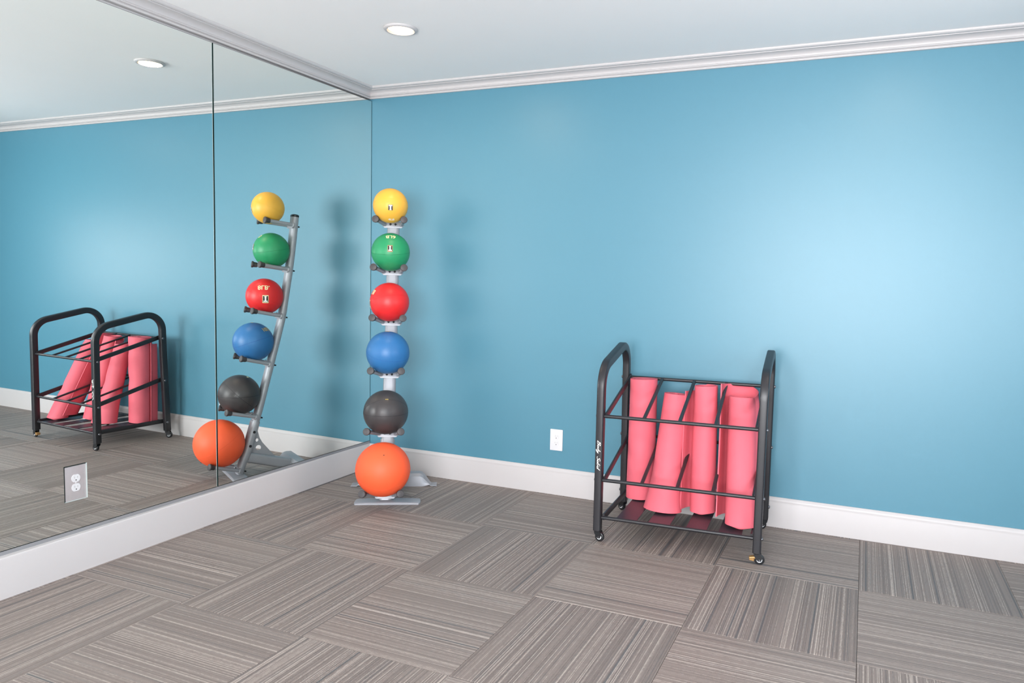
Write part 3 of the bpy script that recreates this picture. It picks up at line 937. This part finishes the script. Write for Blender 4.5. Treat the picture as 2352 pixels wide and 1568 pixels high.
# handwritten lettering down the front of the left frame
def strokes_text():
    def ell(cx, cy, rx, ry, a0=70, a1=430, n=14):
        return [(cx + rx * cos(radians(a0 + (a1 - a0) * i / n)), cy + ry * sin(radians(a0 + (a1 - a0) * i / n))) for i in range(n + 1)]
    L = []
    L += [[(.12, 0), (.20, .5), (.26, 1.0)], catmull([(.05, .92, 0), (.30, 1.02, 0), (.58, .92, 0), (.50, .62, 0), (.22, .52, 0), (.60, .42, 0), (.55, .10, 0), (.25, -.03, 0), (.02, .10, 0)], 5)]
    x = .75; L += [ell(x + .16, .22, .15, .21)]
    x = 1.16; L += [ell(x + .16, .22, .15, .21), [(x + .36, 1.0), (x + .30, .4), (x + .34, .02), (x + .42, .06)]]
    x = 1.66; L += [catmull([(x, .42, 0), (x + .05, .08, 0), (x + .18, .06, 0), (x + .30, .42, 0)], 4), catmull([(x + .30, .42, 0), (x + .24, -.05, 0), (x + .08, -.38, 0), (x - .05, -.30, 0), (x + .40, .08, 0)], 4)]
    x = 2.65; L += [catmull([(x + .42, .86, 0), (x + .28, 1.0, 0), (x + .08, .84, 0), (x + .16, .58, 0), (x + .36, .42, 0), (x + .36, .12, 0), (x + .12, -.02, 0), (x - .06, .14, 0)], 5)]
    x = 3.18; L += [ell(x + .16, .22, .15, .21)]
    x = 3.60; L += [catmull([(x + .14, 1.0, 0), (x + .04, .4, 0), (x + .06, .03, 0), (x + .18, .05, 0)], 5)]
    x = 3.88; L += [catmull([(x + .06, .44, 0), (x + .03, .10, 0), (x + .14, .04, 0)], 4), [(x + .10, .66), (x + .13, .74)]]
    x = 4.14; L += [ell(x + .16, .22, .15, .21), [(x + .37, 1.0), (x + .31, .4), (x + .34, .02), (x + .44, .08)]]
    return [[(p[0], p[1]) for p in s] for s in L]
def lettering():
    m = MB(); S = 0.0305
    yf = -0.0226
    for s in strokes_text():
        pts = [(a + b * 0.30, b) for a, b in s]                      # slant
        n = len(pts)
        vs, fs = [], []
        for i, (a, b) in enumerate(pts):
            t = Vector((pts[min(i + 1, n - 1)][0] - pts[max(i - 1, 0)][0], pts[min(i + 1, n - 1)][1] - pts[max(i - 1, 0)][1])).normalized()
            w = 0.055 * (0.75 + 0.45 * abs(t.y))
            for sg in (-1, 1):
                aa, bb = a - t.y * w * sg, b + t.x * w * sg
                # text runs downwards, its top towards picture right
                vs.append((-0.0065 + bb * S * 0.52, yf, 0.503 - aa * S))
        for i in range(n - 1): fs.append((2 * i, 2 * i + 1, 2 * i + 3, 2 * i + 2))
        m.add(vs, fs)
    o = m.build('lettering', 'white_print', frames[0])
    o['label'] = 'white handwritten lettering Body Solid'
lettering()

# ------------------------------------------------------------------ rolled yoga mats standing in the cart
TH = 0.0055
def yoga_mat(label, bot, top, R, tail, start_deg, sx=(1, 1), sy=(1, 1), length=0.63, dents=(), telescope=0.0, r0=0.016, pitch=0.0088, seed=1, tail_lift=0.0, flare=0.0):
    """bot/top: axis in cart coordinates (x right, y back). The sheet is a spiral that ends in a loose tail;
    cross-section X = cart right, Y = back. sx, sy = (bottom, top) stretch of the section."""
    rnd = random.Random(seed)
    turns = (R - r0) / pitch
    a1 = radians(start_deg); a0 = a1 - turns * 2 * pi
    n = int(turns * 26)
    c2 = [Vector(((r0 + (R - r0) * i / n) * cos(a0 + (a1 - a0) * i / n), (r0 + (R - r0) * i / n) * sin(a0 + (a1 - a0) * i / n), 0)) for i in range(n + 1)]
    if tail:
        tl = catmull([c2[-6], c2[-1]] + [Vector((x, y, 0)) for x, y in tail], 7)
        c2 = c2 + tl[8:]
    npt = len(c2); ntight = n
    bot, top = Vector(bot), Vector(top)
    ax = (top - bot).normalized()
    X = Vector((1, 0, 0)); Y = (ax.cross((X - ax * X.dot(ax)).normalized()) * .25 + Vector((0, .75, 0))).normalized()   # soft rolls slump: ends stay nearly level
    M = 22
    vs, fs = [], []
    ph = [rnd.uniform(0, 6.28) for _ in range(6)]
    for j in range(M + 1):
        t = j / M
        e = 1 - t
        kx = sx[0] + (sx[1] - sx[0]) * t + flare * max(0, .35 - t) ** 2 / .1225
        ky = sy[0] + (sy[1] - sy[0]) * t + flare * .5 * max(0, .35 - t) ** 2 / .1225
        pos = bot + ax * (length * t)
        for i, p in enumerate(c2):
            tg = (c2[min(i + 1, npt - 1)] - c2[max(i - 1, 0)]).normalized()
            nr = Vector((tg.y, -tg.x, 0))
            w = i / npt
            ang = math.atan2(p.y, p.x)
            wob = 1 + .018 * sin(2 * ang + ph[0] + 2.2 * t) + .012 * sin(3 * ang + ph[1] - 4 * t)
            for (dz, da, depth, sg) in dents:
                dd = (t - dz - .10 * cos(ang - da)) / sg
                wob -= depth * math.exp(-dd * dd) * max(0.0, cos(ang - da)) 
            tele = -telescope * (1 - w) ** 1.0
            lift = tail_lift * (t if tail_lift < 0 else .4 + .6 * t) * min(1.0, 3.0 * (i - ntight) / max(1, npt - ntight)) if i > ntight else 0
            for s in (1, -1):
                q = p * wob + nr * (TH / 2 * s)
                vs.append(pos + X * (q.x * kx) + Y * (q.y * ky) + ax * (tele + lift + .003 * sin(ang + ph[2])))
    row = npt * 2
    for j in range(M):
        for i in range(npt - 1):
            a = j * row + i * 2
            b = a + row
            fs.append((a, a + 2, b + 2, b))
            fs.append((a + 1, b + 1, b + 3, a + 3))
        for i in (0, npt - 1):
            a = j * row + i * 2; b = a + row
            fs.append((a, b, b + 1, a + 1))
    for j in (0, M):
        for i in range(npt - 1):
            a = j * row + i * 2
            fs.append((a, a + 1, a + 3, a + 2))
    mz = min(p.z for p in vs)
    lift = SLAT_TOP + 0.001 - mz
    base = Vector((bot.x, bot.y, SLAT_TOP))
    me = MB().add([p + Vector((0, 0, lift)) - base for p in vs], fs)
    o = me.build('yoga_mat', 'pink_foam', None, smooth=60)
    cm = Matrix.Translation((1.8345, -0.631, 0)) @ Matrix.Rotation(CB, 4, 'Z')
    o.location = cm @ base
    o.rotation_euler = (0, 0, CB)
    return tag(o, label, 'yoga mat', 'rolled yoga mats in the cart')

yoga_mat('tall upright pink yoga mat roll beside the left cart frame', (.118, .385, .12), (.116, .392, .77), .075,
         [(-.062, .052), (-.056, .078), (-.050, .098)], 150, sx=(1.0, 1.0), sy=(1.05, 1.0), length=.63,
         dents=((.76, -1.3, .09, .045), (.40, -1.3, .09, .045)), seed=3, tail_lift=-.05)
yoga_mat('pink yoga mat roll with a curled loose lower edge, second from left', (.272, .215, .1), (.294, .400, .72), .068,
         None, 20, sx=(1.16, .92), sy=(1.0, .9), length=.588,
         dents=((.42, -1.2, .08, .05),), seed=5, flare=.27)
yoga_mat('pink yoga mat roll third from left, loose flap on its left', (.468, .240, .14), (.440, .390, .74), .060,
         [(-.040, .064), (-.074, .036), (-.092, -.012), (-.098, -.030)], 90, sx=(1.05, 1.0), sy=(1.0, 1.0), length=.625,
         dents=((.86, -.9, .04, .05),), telescope=.018, seed=8, tail_lift=-.035)
yoga_mat('pink yoga mat roll with a wide loose wrap, beside the right frame', (.662, .105, .14), (.622, .375, .72), .066,
         [(.078, .048), (.036, .098), (-.03, .106), (-.074, .072), (-.094, .012), (-.100, -.035)], 0, sx=(1.05, 1.0), sy=(1.0, 1.0), length=.625,
         dents=((.93, -.5, .12, .05), (.28, -.6, .09, .045)), telescope=.022, seed=11, tail_lift=.055)
